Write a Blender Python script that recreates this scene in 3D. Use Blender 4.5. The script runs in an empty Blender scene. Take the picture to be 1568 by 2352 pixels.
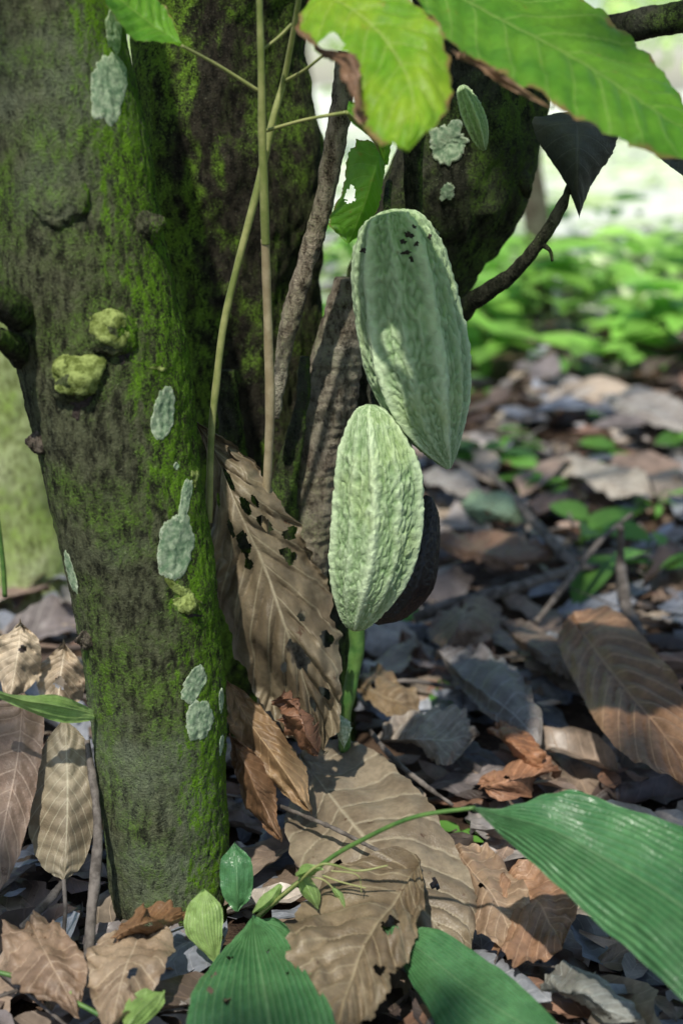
import bpy, math, random
from mathutils import Vector, noise, Quaternion
from mathutils.bvhtree import BVHTree
random.seed(11)
sc=bpy.context.scene
sc.view_settings.view_transform='Standard'; sc.view_settings.look='None'; sc.view_settings.exposure=0
rad=math.radians
# ---------------- pixel-to-world helpers (camera 0.85 m above the ground) -------------
H=0.85; PT=rad(16.5); F=3267.0
CAM=Vector((0,0,H)); FW=Vector((0,math.cos(PT),-math.sin(PT))); UP=Vector((0,math.sin(PT),math.cos(PT)))
def ray(a,b): return Vector((1,0,0))*((a-784)/F)+UP*((1176-b)/F)+FW
def W(a,b,Y):
    r=ray(a,b); return CAM+r*(Y/r.y)
def G(a,b,z=0.0):
    r=ray(a,b); return CAM+r*((z-H)/r.z)
def P(a,b,c): return W(a,b,c) if c>=0.5 else G(a,b,c)
def PL(l): return [P(*p) for p in l]
def MM(w,p): return (p-CAM).dot(FW)*w/F
def N3(v,s=1.0): return noise.noise(v*s)
# ---------------- mesh builder --------------
class B:
    def __init__(s): s.v=[];s.f=[];s.uv=[];s.col=[];s.mi=[]
    def grid(s,rows,uvs,closed=False,mi=0,cols=None,skip=None):
        o=len(s.v); n=len(rows[0])
        for i,r in enumerate(rows):
            s.v.extend(r); s.uv.extend(uvs[i])
            s.col.extend(cols[i] if cols else [(1,1,1,1)]*n)
        for i in range(len(rows)-1):
            for j in range(n if closed else n-1):
                k=(j+1)%n
                if skip and skip(i,j): continue
                s.f.append((o+i*n+j,o+i*n+k,o+(i+1)*n+k,o+(i+1)*n+j)); s.mi.append(mi)
    def obj(s,name,mats,parent=None,smooth=True):
        m=bpy.data.meshes.new(name); m.from_pydata([tuple(v) for v in s.v],[],s.f)
        if not isinstance(mats,(list,tuple)): mats=[mats]
        for t in mats: m.materials.append(t)
        u=m.uv_layers.new(name="UVMap"); li=[0]*len(m.loops); m.loops.foreach_get("vertex_index",li)
        buf=[]
        for i in li: buf.extend(s.uv[i])
        u.data.foreach_set("uv",buf)
        c=m.color_attributes.new("Col",'FLOAT_COLOR','POINT'); cb=[]
        for q in s.col: cb.extend(q)
        c.data.foreach_set("color",cb)
        m.polygons.foreach_set("use_smooth",[smooth]*len(m.polygons))
        m.polygons.foreach_set("material_index",s.mi); m.update()
        o=bpy.data.objects.new(name,m); sc.collection.objects.link(o)
        if parent: o.parent=parent
        return o
def empty(name):
    e=bpy.data.objects.new(name,None); sc.collection.objects.link(e); e.empty_display_size=0.1; return e
def cat(pts,n):
    out=[];k=len(pts)-1
    for i in range(n+1):
        t=i/n*k; j=min(int(t),k-1); t-=j
        p1=pts[j];p2=pts[j+1];p0=pts[j-1] if j>0 else p1*2-p2; p3=pts[j+2] if j+2<=k else p2*2-p1
        out.append(0.5*((2*p1)+(p2-p0)*t+(2*p0-5*p1+4*p2-p3)*t*t+(3*p1-p0-3*p2+p3)*t*t*t))
    return out
def tube(b,pts,rr,rings=60,seg=24,lump=0.0,lf=8.0,fine=0.0,ff=60.0,mi=0,cap=True,seed=0,flute=0,col=None,band=0):
    c=cat(pts,rings); prev=None; rows=[];uvs=[]; so=Vector((seed*3.1,seed*1.7,seed*2.3))
    R=cat([Vector((r,0,0)) for r in rr],rings)
    for i,p in enumerate(c):
        T=(c[min(i+1,rings)]-c[max(i-1,0)]).normalized()
        if prev is None:
            ref=Vector((0,1,0)) if abs(T.y)<0.9 else Vector((1,0,0)); A=T.cross(ref).normalized()
        else: A=(prev-T*prev.dot(T)).normalized()
        prev=A; Bn=T.cross(A); row=[];ur=[]
        r0=max(R[i].x,0.0002)
        for j in range(seg):
            a=2*math.pi*j/seg; d=A*math.cos(a)+Bn*math.sin(a); q=p+d*r0
            k=1.0
            if lump: k+=lump*N3(q+so,lf)+lump*0.5*N3(q-so,lf*2.3)
            if flute: k+=flute*math.cos(3*a+p.z*4)+flute*0.6*math.cos(5*a+1+p.z*3)
            e=0
            if fine: e=fine*(N3(Vector((q.x*ff,q.y*ff,q.z*ff*0.45)))+0.6*N3(Vector((q.x*ff*2.2,q.y*ff*2.2,q.z*ff*1.2))))
            if band: e+=band*N3(Vector((q.x*12,q.y*12,q.z*160)))
            row.append(p+d*(r0*k+e)); ur.append((j/seg,i/rings))
        rows.append(row);uvs.append(ur)
    if cap:
        rows=[[c[0]]*seg]+rows+[[c[-1]]*seg]; uvs=[uvs[0]]+uvs+[uvs[-1]]
    cols=[[col]*seg for _ in rows] if col else None
    b.grid(rows,uvs,closed=True,mi=mi,cols=cols)
def leaf3(b,L,M,R,nu=90,nv=22,Nv=11,S=2.2,quilt=0.0025,cup=0.006,wave=0.004,jag=0.02,holes=(),pleat=0,mi=0,col=(1,1,1,1),seed=0):
    l=cat(L,nu);m=cat(M,nu);r=cat(R,nu); rows=[];uvs=[]; h=nv//2
    for i in range(nu+1):
        u=i/nu
        nn=(r[i]-l[i]).cross(m[min(i+1,nu)]-m[max(i-1,0)])
        if nn.length<1e-9: nn=Vector((0,-0.5,0.8))
        nn.normalize()
        if nn.dot(CAM-m[i])<0: nn=-nn
        row=[];ur=[]
        for j in range(-h,h+1):
            v=j/h; a=abs(v); e=(l[i] if v<0 else r[i])
            jg=1+jag*N3(Vector((u*22,math.copysign(3,v)+seed*5,0)))*2*a+jag*N3(Vector((u*60,math.copysign(7,v),seed)))*a
            q=m[i].lerp(e,a*jg); w=(e-m[i]).length
            if pleat:
                x=v*pleat; d=(abs((x%1)-0.5)*2-0.5)*quilt*min(1,w/0.02)
            else:
                ph=u*Nv-a*S; d=(abs(math.sin(math.pi*ph))**0.6)*quilt*min(1,w/0.02)*(1-0.4*a)*(min(1,a*5))
            d+=cup*a*a*min(1,w/0.03)+wave*N3(Vector((u*5,v*1.6,seed*9.1)))*(0.3+a)+0.4*wave*N3(Vector((u*14,v*5,seed*2)))*(a)
            row.append(q+nn*d); ur.append((u,v*0.5+0.5))
        rows.append(row);uvs.append(ur)
    def sk(i,j):
        u=(i+.5)/nu; v=(j+.5-h)/h
        for (hu,hv,ru,rv) in holes:
            dd=((u-hu)/ru)**2+((v-hv)/rv)**2
            if dd<1+0.9*N3(Vector((u*40,v*9,seed+hu*10))): return True
        return False
    b.grid(rows,uvs,mi=mi,cols=[[col]*(2*h+1) for _ in rows],skip=sk if holes else None)
def sleaf(b,p,d,n,ln,w,nu=7,nv=4,bend=0.15,cup=0.15,curl=0.0,col=(1,1,1,1),mi=0,seed=0.0,wav=0.0,nob=1.0):
    """simple leaf: base p, direction d, normal n"""
    d=d.normalized(); s=d.cross(n).normalized(); n=s.cross(d); rows=[];uvs=[]; h=nv//2
    for i in range(nu+1):
        u=i/nu; wu=w*0.5*(math.sin(math.pi*min(1,max(0,u))**0.8)**0.75)*nob
        if i==nu: wu=0
        c=p+d*(ln*u)+n*(-bend*ln*(u*u)+curl*ln*math.sin(u*3.1))
        row=[];ur=[]
        for j in range(-h,h+1):
            v=j/h
            q=c+s*(v*wu*(1+(.5*N3(Vector((u*9,v*3,seed*3))) if wav else 0)))+n*(cup*abs(v)**1.5*wu+wav*ln*N3(Vector((u*3,v*1.5,seed)))+wav*.35*ln*N3(Vector((u*9,v*4,seed+5))))
            row.append(q);ur.append((u,v*.5+.5))
        rows.append(row);uvs.append(ur)
    b.grid(rows,uvs,mi=mi,cols=[[col]*(2*h+1) for _ in rows])
# ---------------- materials -----------------
class NT:
    def __init__(s,name):
        s.m=bpy.data.materials.new(name); s.m.use_nodes=True; s.t=s.m.node_tree; s.t.nodes.clear()
    def n(s,ty,props=None,**k):
        nd=s.t.nodes.new('ShaderNode'+ty)
        for a,b in (props or {}).items(): setattr(nd,a,b)
        for a,b in k.items():
            key=int(a[1:]) if a[0]=='i' and a[1:].isdigit() else a.replace('_',' ')
            s.set(nd.inputs[key],b)
        return nd
    def set(s,sock,b):
        if isinstance(b,bpy.types.NodeSocket): s.t.links.new(b,sock)
        else:
            if isinstance(b,tuple) and len(b)==3 and sock.type=='RGBA': b=(*b,1)
            sock.default_value=b
    def math(s,op,a,b=0.0,c=0.0,clamp=False):
        nd=s.n('Math',{'operation':op,'use_clamp':clamp},i0=a,i1=b); 
        s.set(nd.inputs[2],c); return nd.outputs[0]
    def rng(s,x,a,b,c=0.0,d=1.0):
        nd=s.n('MapRange',{'interpolation_type':'SMOOTHSTEP'},i0=x,i1=a,i2=b,i3=c,i4=d); return nd.outputs[0]
    def mix(s,f,a,b,blend='MIX'):
        nd=s.t.nodes.new('ShaderNodeMix'); nd.data_type='RGBA'; nd.blend_type=blend
        s.set(nd.inputs[0],f); s.set(nd.inputs[6],a); s.set(nd.inputs[7],b); return nd.outputs[2]
    def noise(s,co,scale,detail=4,rough=.6):
        return s.n('TexNoise',Vector=co,Scale=scale,Detail=detail,Roughness=rough).outputs['Fac']
    def obj(s): return s.n('TexCoord').outputs['Object']
    def stretch(s,co,sc_): return s.n('Mapping',i0=co,i3=sc_).outputs[0]
    def out(s,sh): s.t.links.new(sh,s.n('OutputMaterial').inputs[0]); return s.m
    def bsdf(s,col,rough=.6,spec=.4,bump=None,bs=.5,bd=.003,trans=0,tcol=None,coat=0):
        k={}
        if bump is not None:
            k['Normal']=s.n('Bump',Strength=bs,Distance=bd,Height=bump).outputs[0]
        p=s.n('BsdfPrincipled',Base_Color=col,Roughness=rough,**k); p.inputs['Specular IOR Level'].default_value=spec
        o=p.outputs[0]
        if trans:
            t=s.n('BsdfTranslucent',Color=tcol if tcol is not None else col)
            o=s.n('MixShader',i0=trans,i1=o,i2=t.outputs[0]).outputs[0]
        return s.out(o)
def bark(name,dark,mid,moss,mossx=0.5,mossamt=0.5,pale=(0.22,0.24,0.17),lo=.42,hi=.68,sunmoss=0):
    t=NT(name); co=t.obj()
    geo=t.n('NewGeometry'); nx=t.n('SeparateXYZ',i0=geo.outputs['Normal']).outputs[0]
    big=t.noise(co,5,5,.65); med=t.noise(co,26,4,.7); st=t.stretch(co,(1,1,.45)); crack=t.noise(st,120,4,.7); fine=t.noise(co,380,3,.8)
    c=t.mix(t.rng(crack,.36,.62),dark,mid)
    c=t.mix(t.rng(big,.48,.70,0,.75),c,pale)
    side=t.rng(t.math('ADD',nx,t.math('MULTIPLY',t.math('SUBTRACT',med,.5),.9)),0.3,0.85,0,1)
    mm=t.math('ADD',t.math('MULTIPLY',side,mossx),t.math('MULTIPLY',t.rng(t.noise(co,9,6,.75),lo,hi),mossamt))
    if sunmoss:
        sl=t.rng(t.math('SUBTRACT',t.math('MULTIPLY',t.math('SUBTRACT',med,.5),1.2),nx),-.1,.5,0,sunmoss); mm=t.math('ADD',mm,sl)  # left-facing moss brightened: sunlight put into the colour
    gran=t.math('ADD',t.math('MULTIPLY',crack,.5),t.math('MULTIPLY',fine,.5))
    mm=t.math('MULTIPLY',mm,t.rng(gran,.42,.58,.1,1.25),clamp=True)
    ms=t.mix(t.rng(t.math('ADD',t.math('MULTIPLY',med,.5),t.math('MULTIPLY',fine,.5)),.35,.62),tuple(x*.3 for x in moss),moss)
    c=t.mix(mm,c,ms)
    c=t.mix(t.rng(fine,.60,.72,0,.5),c,(.33,.37,.24))
    c=t.mix(t.rng(gran,.34,.49,.85,0),c,(.010,.012,.007))
    bmp=t.math('ADD',t.math('MULTIPLY',crack,1.2),t.math('MULTIPLY',fine,.8))
    return t.bsdf(c,.9,.12,bmp,1.0,.008)
def leafmat(name,c1,c2,vein,trans=.3,rough=.4,Nv=11,S=2.2,spec=.5,spot=0.0,spotc=(.08,.04,.02),edge=0.0,tcol=None,attr=False,pleat=0,vs=.6,vw=.07,lite=False):
    t=NT(name); uv=t.n('SeparateXYZ',i0=t.n('TexCoord').outputs['UV']); co=t.obj()
    u=uv.outputs[0]; v=t.math('ABSOLUTE',t.math('MULTIPLY_ADD',uv.outputs[1],2.0,-1.0))
    if lite:
        mid=t.rng(v,.0,.08,vs,0); c=t.mix(mid,c2,vein)
        if attr: c=t.mix(1.0,c,t.n('Attribute',{'attribute_name':'Col'}).outputs[0],'MULTIPLY')
        return t.bsdf(c,rough,spec,None,0,0,trans,tcol if tcol else c)
    if pleat: ph=t.math('MULTIPLY',v,float(pleat))
    else: ph=t.math('SUBTRACT',t.math('MULTIPLY',u,float(Nv)),t.math('MULTIPLY',v,float(S)))
    pp=t.math('PINGPONG',ph,.5); side=t.rng(pp,0,vw,1,0); mid=t.rng(v,.0,.045,1,0)
    ve=t.math('MAXIMUM',t.math('MULTIPLY',side,.75),mid)
    n1=t.noise(co,18,4,.6); n2=t.noise(co,130,3,.6)
    c=t.mix(t.rng(n1,.35,.65),c1,c2)
    if attr:
        at=t.n('Attribute',{'attribute_name':'Col'}).outputs[0]; c=t.mix(1.0,c,at,'MULTIPLY'); vein_=t.mix(1.0,vein,at,'MULTIPLY')
    else: vein_=vein
    c=t.mix(t.math('MULTIPLY',ve,vs),c,vein_)
    c=t.mix(t.rng(n2,.3,.7,.25,0),c,(.02,.02,.01))
    if spot:
        sp=t.rng(t.noise(co,55,5,.7),.66-spot*.1,.72-spot*.1); c=t.mix(t.math('MULTIPLY',sp,.85),c,spotc)
    if edge:
        e=t.math('ADD',v,t.math('MULTIPLY',t.math('SUBTRACT',t.noise(co,30,5,.7),.5),.5)); c=t.mix(t.rng(e,1-edge,1.06-edge*.6),c,(.30,.17,.08))
    bmp=t.math('ADD',t.math('MULTIPLY',ve,.6),t.math('MULTIPLY',n2,.5))
    if not attr or not name.endswith('litter'):
        ret=t.n('TexVoronoi',{'feature':'DISTANCE_TO_EDGE'},Vector=co,Scale=260.0).outputs[0]
        bmp=t.math('ADD',bmp,t.math('MULTIPLY',t.rng(ret,0,.15),.25))
    return t.bsdf(c,rough,spec,bmp,.5,.0012,trans,tcol if tcol else c)
M_barkL=bark('bark_mossy',(.035,.036,.022),(.125,.135,.075),(.15,.31,.02),1.15,.75,pale=(.21,.25,.16))
M_barkM=bark('bark_dark_moss',(.014,.012,.009),(.05,.044,.03),(.17,.31,.03),.15,.7,pale=(.09,.09,.06),lo=.49,hi=.62,sunmoss=1.0)  # shade put into the dark bark; sunlit moss painted on its left side
M_barkB=bark('bark_branch',(.05,.04,.03),(.20,.165,.13),(.14,.19,.07),.1,.2)
M_barkS=bark('bark_sunlit_stem',(.14,.11,.08),(.40,.34,.26),(.22,.30,.09),.1,.45,pale=(.48,.46,.36))  # sunlit look of the stems put into a paler bark colour
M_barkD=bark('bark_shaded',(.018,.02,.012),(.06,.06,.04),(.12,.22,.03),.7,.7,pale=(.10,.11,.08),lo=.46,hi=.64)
M_barkG=bark('bark_lime',(.3,.36,.12),(.6,.7,.35),(.5,.74,.15),.3,.9,pale=(.85,.9,.6))
def simple(name,c1,c2,scale=40,rough=.6,bd=.001,spec=.4,trans=0,det=5):
    t=NT(name); co=t.obj(); n=t.noise(co,scale,det,.65); n2=t.noise(co,scale*5,3,.7)
    c=t.mix(t.rng(n,.35,.65),c1,c2); return t.bsdf(c,rough,spec,t.math('ADD',n,t.math('MULTIPLY',n2,.5)),.7,bd,trans)
M_lichen=simple('lichen',(.13,.21,.12),(.33,.41,.27),150,.95,.0015,.05)
M_lichr=simple('lichen_rim',(.22,.29,.17),(.46,.53,.38),220,.95,.0012,.05)
M_knot=simple('knot_moss',(.10,.13,.03),(.33,.40,.13),110,.95,.006,.05)
M_dark=simple('rot_and_shadow',(.012,.01,.008),(.03,.02,.015),90,.8)  # dark rot colour, also used for shadow painted below the knots
M_stem=simple('shoot_stem',(.17,.21,.06),(.34,.35,.14),30,.45,.0006)
M_stemb=simple('shoot_base',(.3,.24,.14),(.45,.38,.24),35,.55,.0006)
M_gst=simple('green_stalk',(.05,.13,.03),(.11,.21,.05),40,.4,.0005)
M_twig=simple('twig',(.06,.05,.042),(.19,.165,.145),50,.8,.002)
M_black=simple('rotten_pod_skin',(.006,.005,.006),(.016,.013,.013),60,.45,.002)
M_gl=leafmat('cacao_leaf_green',(.10,.30,.025),(.17,.40,.035),(.36,.55,.13),.45,.42,11,2.2,spec=.3,edge=.06,spot=.12,spotc=(.25,.2,.03),tcol=(.28,.62,.04))
M_gl2=leafmat('cacao_leaf_yellow',(.17,.42,.025),(.36,.56,.04),(.50,.64,.18),.45,.42,9,1.8,spec=.3,edge=.10,spot=.1,spotc=(.40,.32,.05),tcol=(.42,.70,.04))
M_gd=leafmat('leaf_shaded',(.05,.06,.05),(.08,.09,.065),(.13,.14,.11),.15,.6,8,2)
M_can=leafmat('crown_leaf',(.05,.12,.02),(.14,.26,.06),(.2,.32,.1),.45,.4,9,2,tcol=(.25,.40,.10),lite=True)
M_dry=leafmat('dry_leaf',(.21,.16,.11),(.34,.275,.195),(.54,.47,.35),.12,.5,11,2.2,spot=.25,attr=True,vs=.7,vw=.09)
M_dryR=leafmat('dry_leaf_litter',(.55,.55,.55),(1.0,1.0,1.0),(1.5,1.45,1.35),.06,.42,9,2.0,attr=True,vs=.6,spot=.2,spec=.5)
M_palm=leafmat('pleated_leaf',(.065,.21,.075),(.11,.29,.11),(.27,.46,.22),.28,.30,pleat=9,spec=.6,vs=.55,vw=.14)
M_palm2=leafmat('pleated_leaf_pale',(.28,.46,.12),(.40,.58,.19),(.5,.62,.3),.4,.4,pleat=6,vs=.7,vw=.12)
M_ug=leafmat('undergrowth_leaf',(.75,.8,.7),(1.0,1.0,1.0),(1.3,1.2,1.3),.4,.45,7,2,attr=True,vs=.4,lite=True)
def podmat(name,lo,hi):
    t=NT(name); co=t.obj(); at=t.n('Attribute',{'attribute_name':'Col'}).outputs[0]; g=t.n('SeparateXYZ',i0=at).outputs[0]
    n=t.noise(co,35,5,.6); n2=t.noise(co,300,4,.7)
    c=t.mix(t.math('ADD',t.rng(g,.0,1.0),t.math('MULTIPLY',t.math('SUBTRACT',n,.5),.5),clamp=True),lo,hi)
    c=t.mix(t.rng(t.noise(co,14,4,.6),.5,.7,0,.35),c,(.36,.46,.17))
    c=t.mix(t.rng(t.noise(co,120,4,.6),.68,.76,0,.5),c,(.16,.15,.05))
    return t.bsdf(c,.6,.3,t.math('ADD',n2,t.math('MULTIPLY',t.noise(co,90,4,.6),1.5)),.6,.002)
M_pod=podmat('pod_skin',(.12,.215,.075),(.50,.61,.38))
# ---------------- ground ------------------
def gh(x,y):
    f=min(1,max(0,(y+x*x*.1)/6))
    return 0.012*N3(Vector((x*3,y*3,0)))+f*0.06*N3(Vector((x*.5,y*.5,3)))+0.35*max(0,(y-8)/30)*N3(Vector((x*.08,y*.08,7)))
b=B()
def axis(a,bb):
    out=[0.0];s=.03
    while out[-1]<bb: out.append(out[-1]+s); s*=1.06
    neg=[];s=.03;q=0
    while q>a: q-=s; s*=1.06; neg.append(q)
    return neg[::-1]+out
X=axis(-150,150); Yv=[v+1.5 for v in axis(-60,300)]
b.grid([[Vector((x,y,gh(x,y)-.004)) for x in X] for y in Yv],[[(x,y) for x in X] for y in Yv])
t=NT('forest_soil'); co=t.obj(); n=t.noise(co,9,6,.7); n2=t.noise(co,60,5,.7)
c=t.mix(t.rng(n,.35,.65),(.035,.022,.015),(.11,.07,.045)); c=t.mix(t.rng(n2,.55,.7,0,.7),c,(.24,.18,.13))
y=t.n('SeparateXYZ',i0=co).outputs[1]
far=t.mix(t.rng(t.noise(co,1.2,5,.7),.46,.62),(.86,.87,.80),(.48,.64,.24))  # far soil nearly white: sun overexposure put into its colour
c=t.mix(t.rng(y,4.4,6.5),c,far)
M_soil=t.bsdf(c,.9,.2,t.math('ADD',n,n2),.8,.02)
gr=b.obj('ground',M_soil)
# ---------------- trunks -----------------
def bvh(o):
    m=o.data; return BVHTree.FromPolygons([v.co for v in m.vertices],[p.vertices[:] for p in m.polygons])
T1=empty('cacao_tree')
b=B()
cl=[(400,2150,230),(392,2050,262),(384,1930,278),(378,1800,290),(366,1650,304),(350,1500,320),(322,1300,336),(273,1050,362),(238,850,382),(192,600,388),(150,300,368),(95,0,352)]
pts=[];rr=[]
for i,(a,bb,w) in enumerate(cl):
    Y=1.33+0.05*(1-bb/2150); p=W(a,bb,Y); pts.append(p); rr.append(MM(w/2,p))
pts[0].z=-.03
d=(pts[-1]-pts[-2]).normalized()
for k in range(1,5):
    pts.append(pts[-1]+Vector((d.x*.9+.05*k,.04,.42)));rr.append(rr[-1]*.86)
tube(b,pts,rr,rings=520,seg=200,lump=.05,lf=9,fine=.0016,ff=170)
TR1=b.obj('trunk',M_barkL,T1); V1=bvh(TR1)
def hit(bv,a,bb):
    r=ray(a,bb).normalized(); h=bv.ray_cast(CAM,r); return (h[0],h[1]) if h[0] else (None,None)
def patch(bv,a,bb,wa,wb,ang=0,mat=None,name='lichen_patch',parent=None,off=.0006,rim=True,seed=0,rough=.22,bn=.0010):
    mat=mat or M_lichen; parent=parent or T1
    b=B();rows=[];uvs=[];nr=16;ns=80; c,n0=hit(bv,a,bb)
    if c is None: return
    ca,sa=math.cos(ang),math.sin(ang); last=(c,n0)
    for i in range(nr+1):
        row=[]
        for j in range(ns):
            th=2*math.pi*j/ns; k=1+rough*2*N3(Vector((math.cos(th)*1.1,math.sin(th)*1.1,seed+a*.013+bb*.007)))+rough*.9*N3(Vector((math.cos(th)*3.5,math.sin(th)*3.5,seed+a)))+rough*.5*N3(Vector((math.cos(th)*10,math.sin(th)*10,seed)))
            e=i/nr*k; x=math.cos(th)*wa/2*e; y=math.sin(th)*wb/2*e
            h,n=hit(bv,a+x*ca-y*sa,bb+x*sa+y*ca)
            if h is None or (h-c).length>.25: h,n=last
            last=(h,n)
            row.append(h+n*(off*(1 if i<nr-1 else -.8)+(bn*N3(h,260) if i<nr else 0)))
        rows.append(row);uvs.append([(0,0)]*ns)
    b.grid(rows,uvs,closed=True)
    if rim:
        for q,f in enumerate(b.f):
            if q//ns>=nr-2-2*(N3(b.v[f[0]],200)>0): b.mi[q]=1
    return b.obj(name,[mat,M_lichr],parent)
for q in [(245,200,90,190,0),(262,70,40,110,0),(374,958,58,140,.1),(404,1255,88,175,.15),(425,1150,28,120,.2),(446,1570,54,105,.45),(458,1658,68,105,.15),(405,1070,12,20,0),(508,1610,12,60,0),(508,1710,10,50,.1),(165,1320,20,110,-.3)]:
    patch(V1,*q,off=.0007,rough=.15,bn=.0005)
def stub(bv,a,bb,r,ln,dirv,mats,parent=None,name='branch_stub',hole=False,fl=1.0,sk=1.8,lump=.22):
    parent=parent or T1
    h,n=hit(bv,a,bb)
    if h is None: return
    b=B(); d=(n*.8+Vector(dirv)).normalized(); 
    tube(b,[h-n*.02,h-n*.002,h+d*ln*.5,h+d*ln],[r*sk,r*sk,r*1.0*fl,r*.35*fl],rings=36,seg=60,lump=lump,lf=45,fine=.0022,ff=300,seed=a)
    o=b.obj(name,mats,parent)
    if hole:
        b=B(); tube(b,[h+d*ln*.5,h+d*(ln+.001)],[r*.5,r*.4],rings=4,seg=20,lump=.2,lf=60); b.obj('rotten_core',M_dark,parent)
stub(V1,258,762,.013,.012,(0,0,.1),M_barkL)
stub(V1,258,742,.012,.013,(.3,0,.6),M_knot,sk=1.8,lump=.5)
stub(V1,168,872,.013,.014,(-.05,0,.1),M_barkL)
stub(V1,158,852,.013,.015,(-.4,0,.6),M_knot,sk=1.8,lump=.5)
patch(V1,182,925,50,60,0,M_dark,'knot_dark_patch',rim=False,rough=.5,off=.001)  # rot hollow together with the knot's cast shadow, painted dark
patch(V1,285,810,30,60,0,M_dark,'knot_dark_patch',rim=False,rough=.5,off=.0008)  # knot's cast shadow painted as a dark patch, with rot
stub(V1,342,520,.009,.017,(.9,0,.5),M_barkL)
patch(V1,425,1372,76,50,.5,M_knot,'moss_patch',rim=False,rough=.6)
stub(V1,432,1388,.006,.010,(.2,0,.1),M_knot)
patch(V1,440,1410,44,14,.2,M_dark,'knot_dark_patch',rim=False,rough=.6)  # dark strip below the moss bump
patch(V1,447,1100,20,40,.1,M_knot,'moss_patch',rim=False,rough=.6)
patch(V1,365,845,34,12,.1,M_knot,'moss_patch',rim=False,rough=.6)
stub(V1,90,1015,.007,.012,(-.9,0,.2),M_barkB,hole=True)
stub(V1,198,1470,.006,.010,(-.8,0,.2),M_barkB,hole=True)
stub(V1,130,465,.014,.005,(0,0,.2),M_barkL)
patch(V1,130,484,84,9,.05,M_dark,'bark_crease',rim=False,rough=.6)
b=B()
tube(b,[W(60,730,1.33),W(20,700,1.28),W(-60,640,1.25),W(-140,500,1.2)],[.018,.015,.014,.012],rings=60,seg=40,lump=.2,lf=30,fine=.002,ff=140)
tube(b,[W(60,820,1.33),W(20,785,1.28),W(-20,770,1.25)],[.014,.010,.009],rings=30,seg=30,lump=.2,lf=40,fine=.002,ff=140)
b.obj('side_branch',M_barkD,T1)
# --- main tree
T2=empty('cacao_tree')
def tpts(l,Y,ext=None):
    pts=[];rr=[]
    for q in l:
        a,bb,w=q[:3]; y=q[3] if len(q)>3 else Y; p=W(a,bb,y); pts.append(p); rr.append(MM(w/2,p))
    return pts,rr
b=B()
p,r=tpts([(610,1750,380),(598,1600,340),(590,1300,330),(572,1000,345),(545,700,360),(515,400,395),(498,100,410),(480,-250,390)],1.82)
p[0].z=-.05
for k in range(1,4): p.append(p[-1]+Vector((-.12,.05,.45)));r.append(r[-1]*.85)
tube(b,p,r,rings=300,seg=150,lump=.15,lf=7,fine=.006,ff=45,flute=.06)
TR2=b.obj('trunk',M_barkM,T2); V2=bvh(TR2)
b=B()
p,r=tpts([(735,1720,170),(745,1500,160),(765,1300,170),(812,1050,205),(872,800,255),(945,600,275),(1035,400,320),(1090,200,330),(1140,-100,300)],1.78)
p[0].z=-.05
for k in range(1,4): p.append(p[-1]+Vector((.28,.05,.42)));r.append(r[-1]*.8)
tube(b,p,r,rings=300,seg=130,lump=.14,lf=8,fine=.006,ff=45,flute=.04)
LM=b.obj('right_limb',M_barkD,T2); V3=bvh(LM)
b=B()
p,r=tpts([(800,120,50),(778,280,50),(742,470,46),(705,600,46),(668,730,42),(645,850,34),(630,960,24)],1.55)
tube(b,p,r,rings=160,seg=40,lump=.15,lf=25,fine=.0012,ff=120,band=.001)
b.obj('pale_branch',M_barkS,T2)
b=B()
p,r=tpts([(960,250,48),(950,350,46),(950,480,40),(955,560,30)],1.6)
tube(b,p,r,rings=60,seg=30,lump=.15,lf=25,fine=.001,ff=120)
p,r=tpts([(1020,740,60,1.72),(1090,690,42,1.66),(1180,625,34,1.62),(1245,545,30,1.6),(1290,470,22,1.6),(1315,410,16,1.6)],1.6)
tube(b,p,r,rings=90,seg=26,lump=.3,lf=35,fine=.001,ff=120)
p,r=tpts([(1240,560,14,1.6),(1262,575,10,1.59),(1268,600,6,1.59)],1.6)
tube(b,p,r,rings=16,seg=12,lump=.3,lf=60)
p,r=tpts([(1180,370,70,1.75),(1205,420,40,1.74),(1212,455,14,1.74)],1.7)
tube(b,p,r,rings=20,seg=20,lump=.3,lf=40,fine=.002)
p,r=tpts([(1700,20,80,1.7),(1560,40,74,1.7),(1450,60,66,1.72),(1330,90,60,1.76),(1150,200,60,1.8)],1.6)
tube(b,p,r,rings=90,seg=40,lump=.15,lf=20,fine=.001,ff=120)
p,r=tpts([(860,860,16,1.55),(850,900,16,1.5),(860,945,14,1.46)],1.6)
tube(b,p,r,rings=30,seg=16,lump=.15,lf=40)
p,r=tpts([(893,420,16,1.6),(888,460,17,1.52),(890,500,15,1.48)],1.6)
tube(b,p,r,rings=30,seg=16,lump=.15,lf=40)
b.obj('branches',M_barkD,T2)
b=B()
p,r=tpts([(800,640,60),(785,760,110),(755,900,130),(727,1050,130),(700,1200,130),(680,1400,130),(670,1650,140)],1.64)
tube(b,p,r,rings=260,seg=80,lump=.12,lf=12,fine=.002,ff=70,band=.002)
b.obj('pale_stem',M_barkS,T2)
b=B()
p,r=tpts([(520,850,40),(525,950,50),(540,1080,70),(560,1250,80)],1.6)
tube(b,p,r,rings=100,seg=40,lump=.2,lf=20,fine=.002,ff=90)
p,r=tpts([(700,820,26),(690,950,34),(655,1100,60),(645,1300,70)],1.6)
tube(b,p,r,rings=100,seg=40,lump=.2,lf=20,fine=.002,ff=90)
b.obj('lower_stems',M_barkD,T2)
for q in [(1030,330,90,110,.2),(1025,440,40,46,0),(1000,540,20,30,0)]: patch(V3,*q,parent=T2,off=.003,rough=.3)
patch(V3,800,740,50,90,0,parent=T2,off=.003)
b=B(); p,r=tpts([(815,1400,30,1.5),(818,1470,38,1.5),(815,1530,33,1.5),(795,1620,26,1.5),(790,1720,28,1.52)],1.5)
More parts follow.
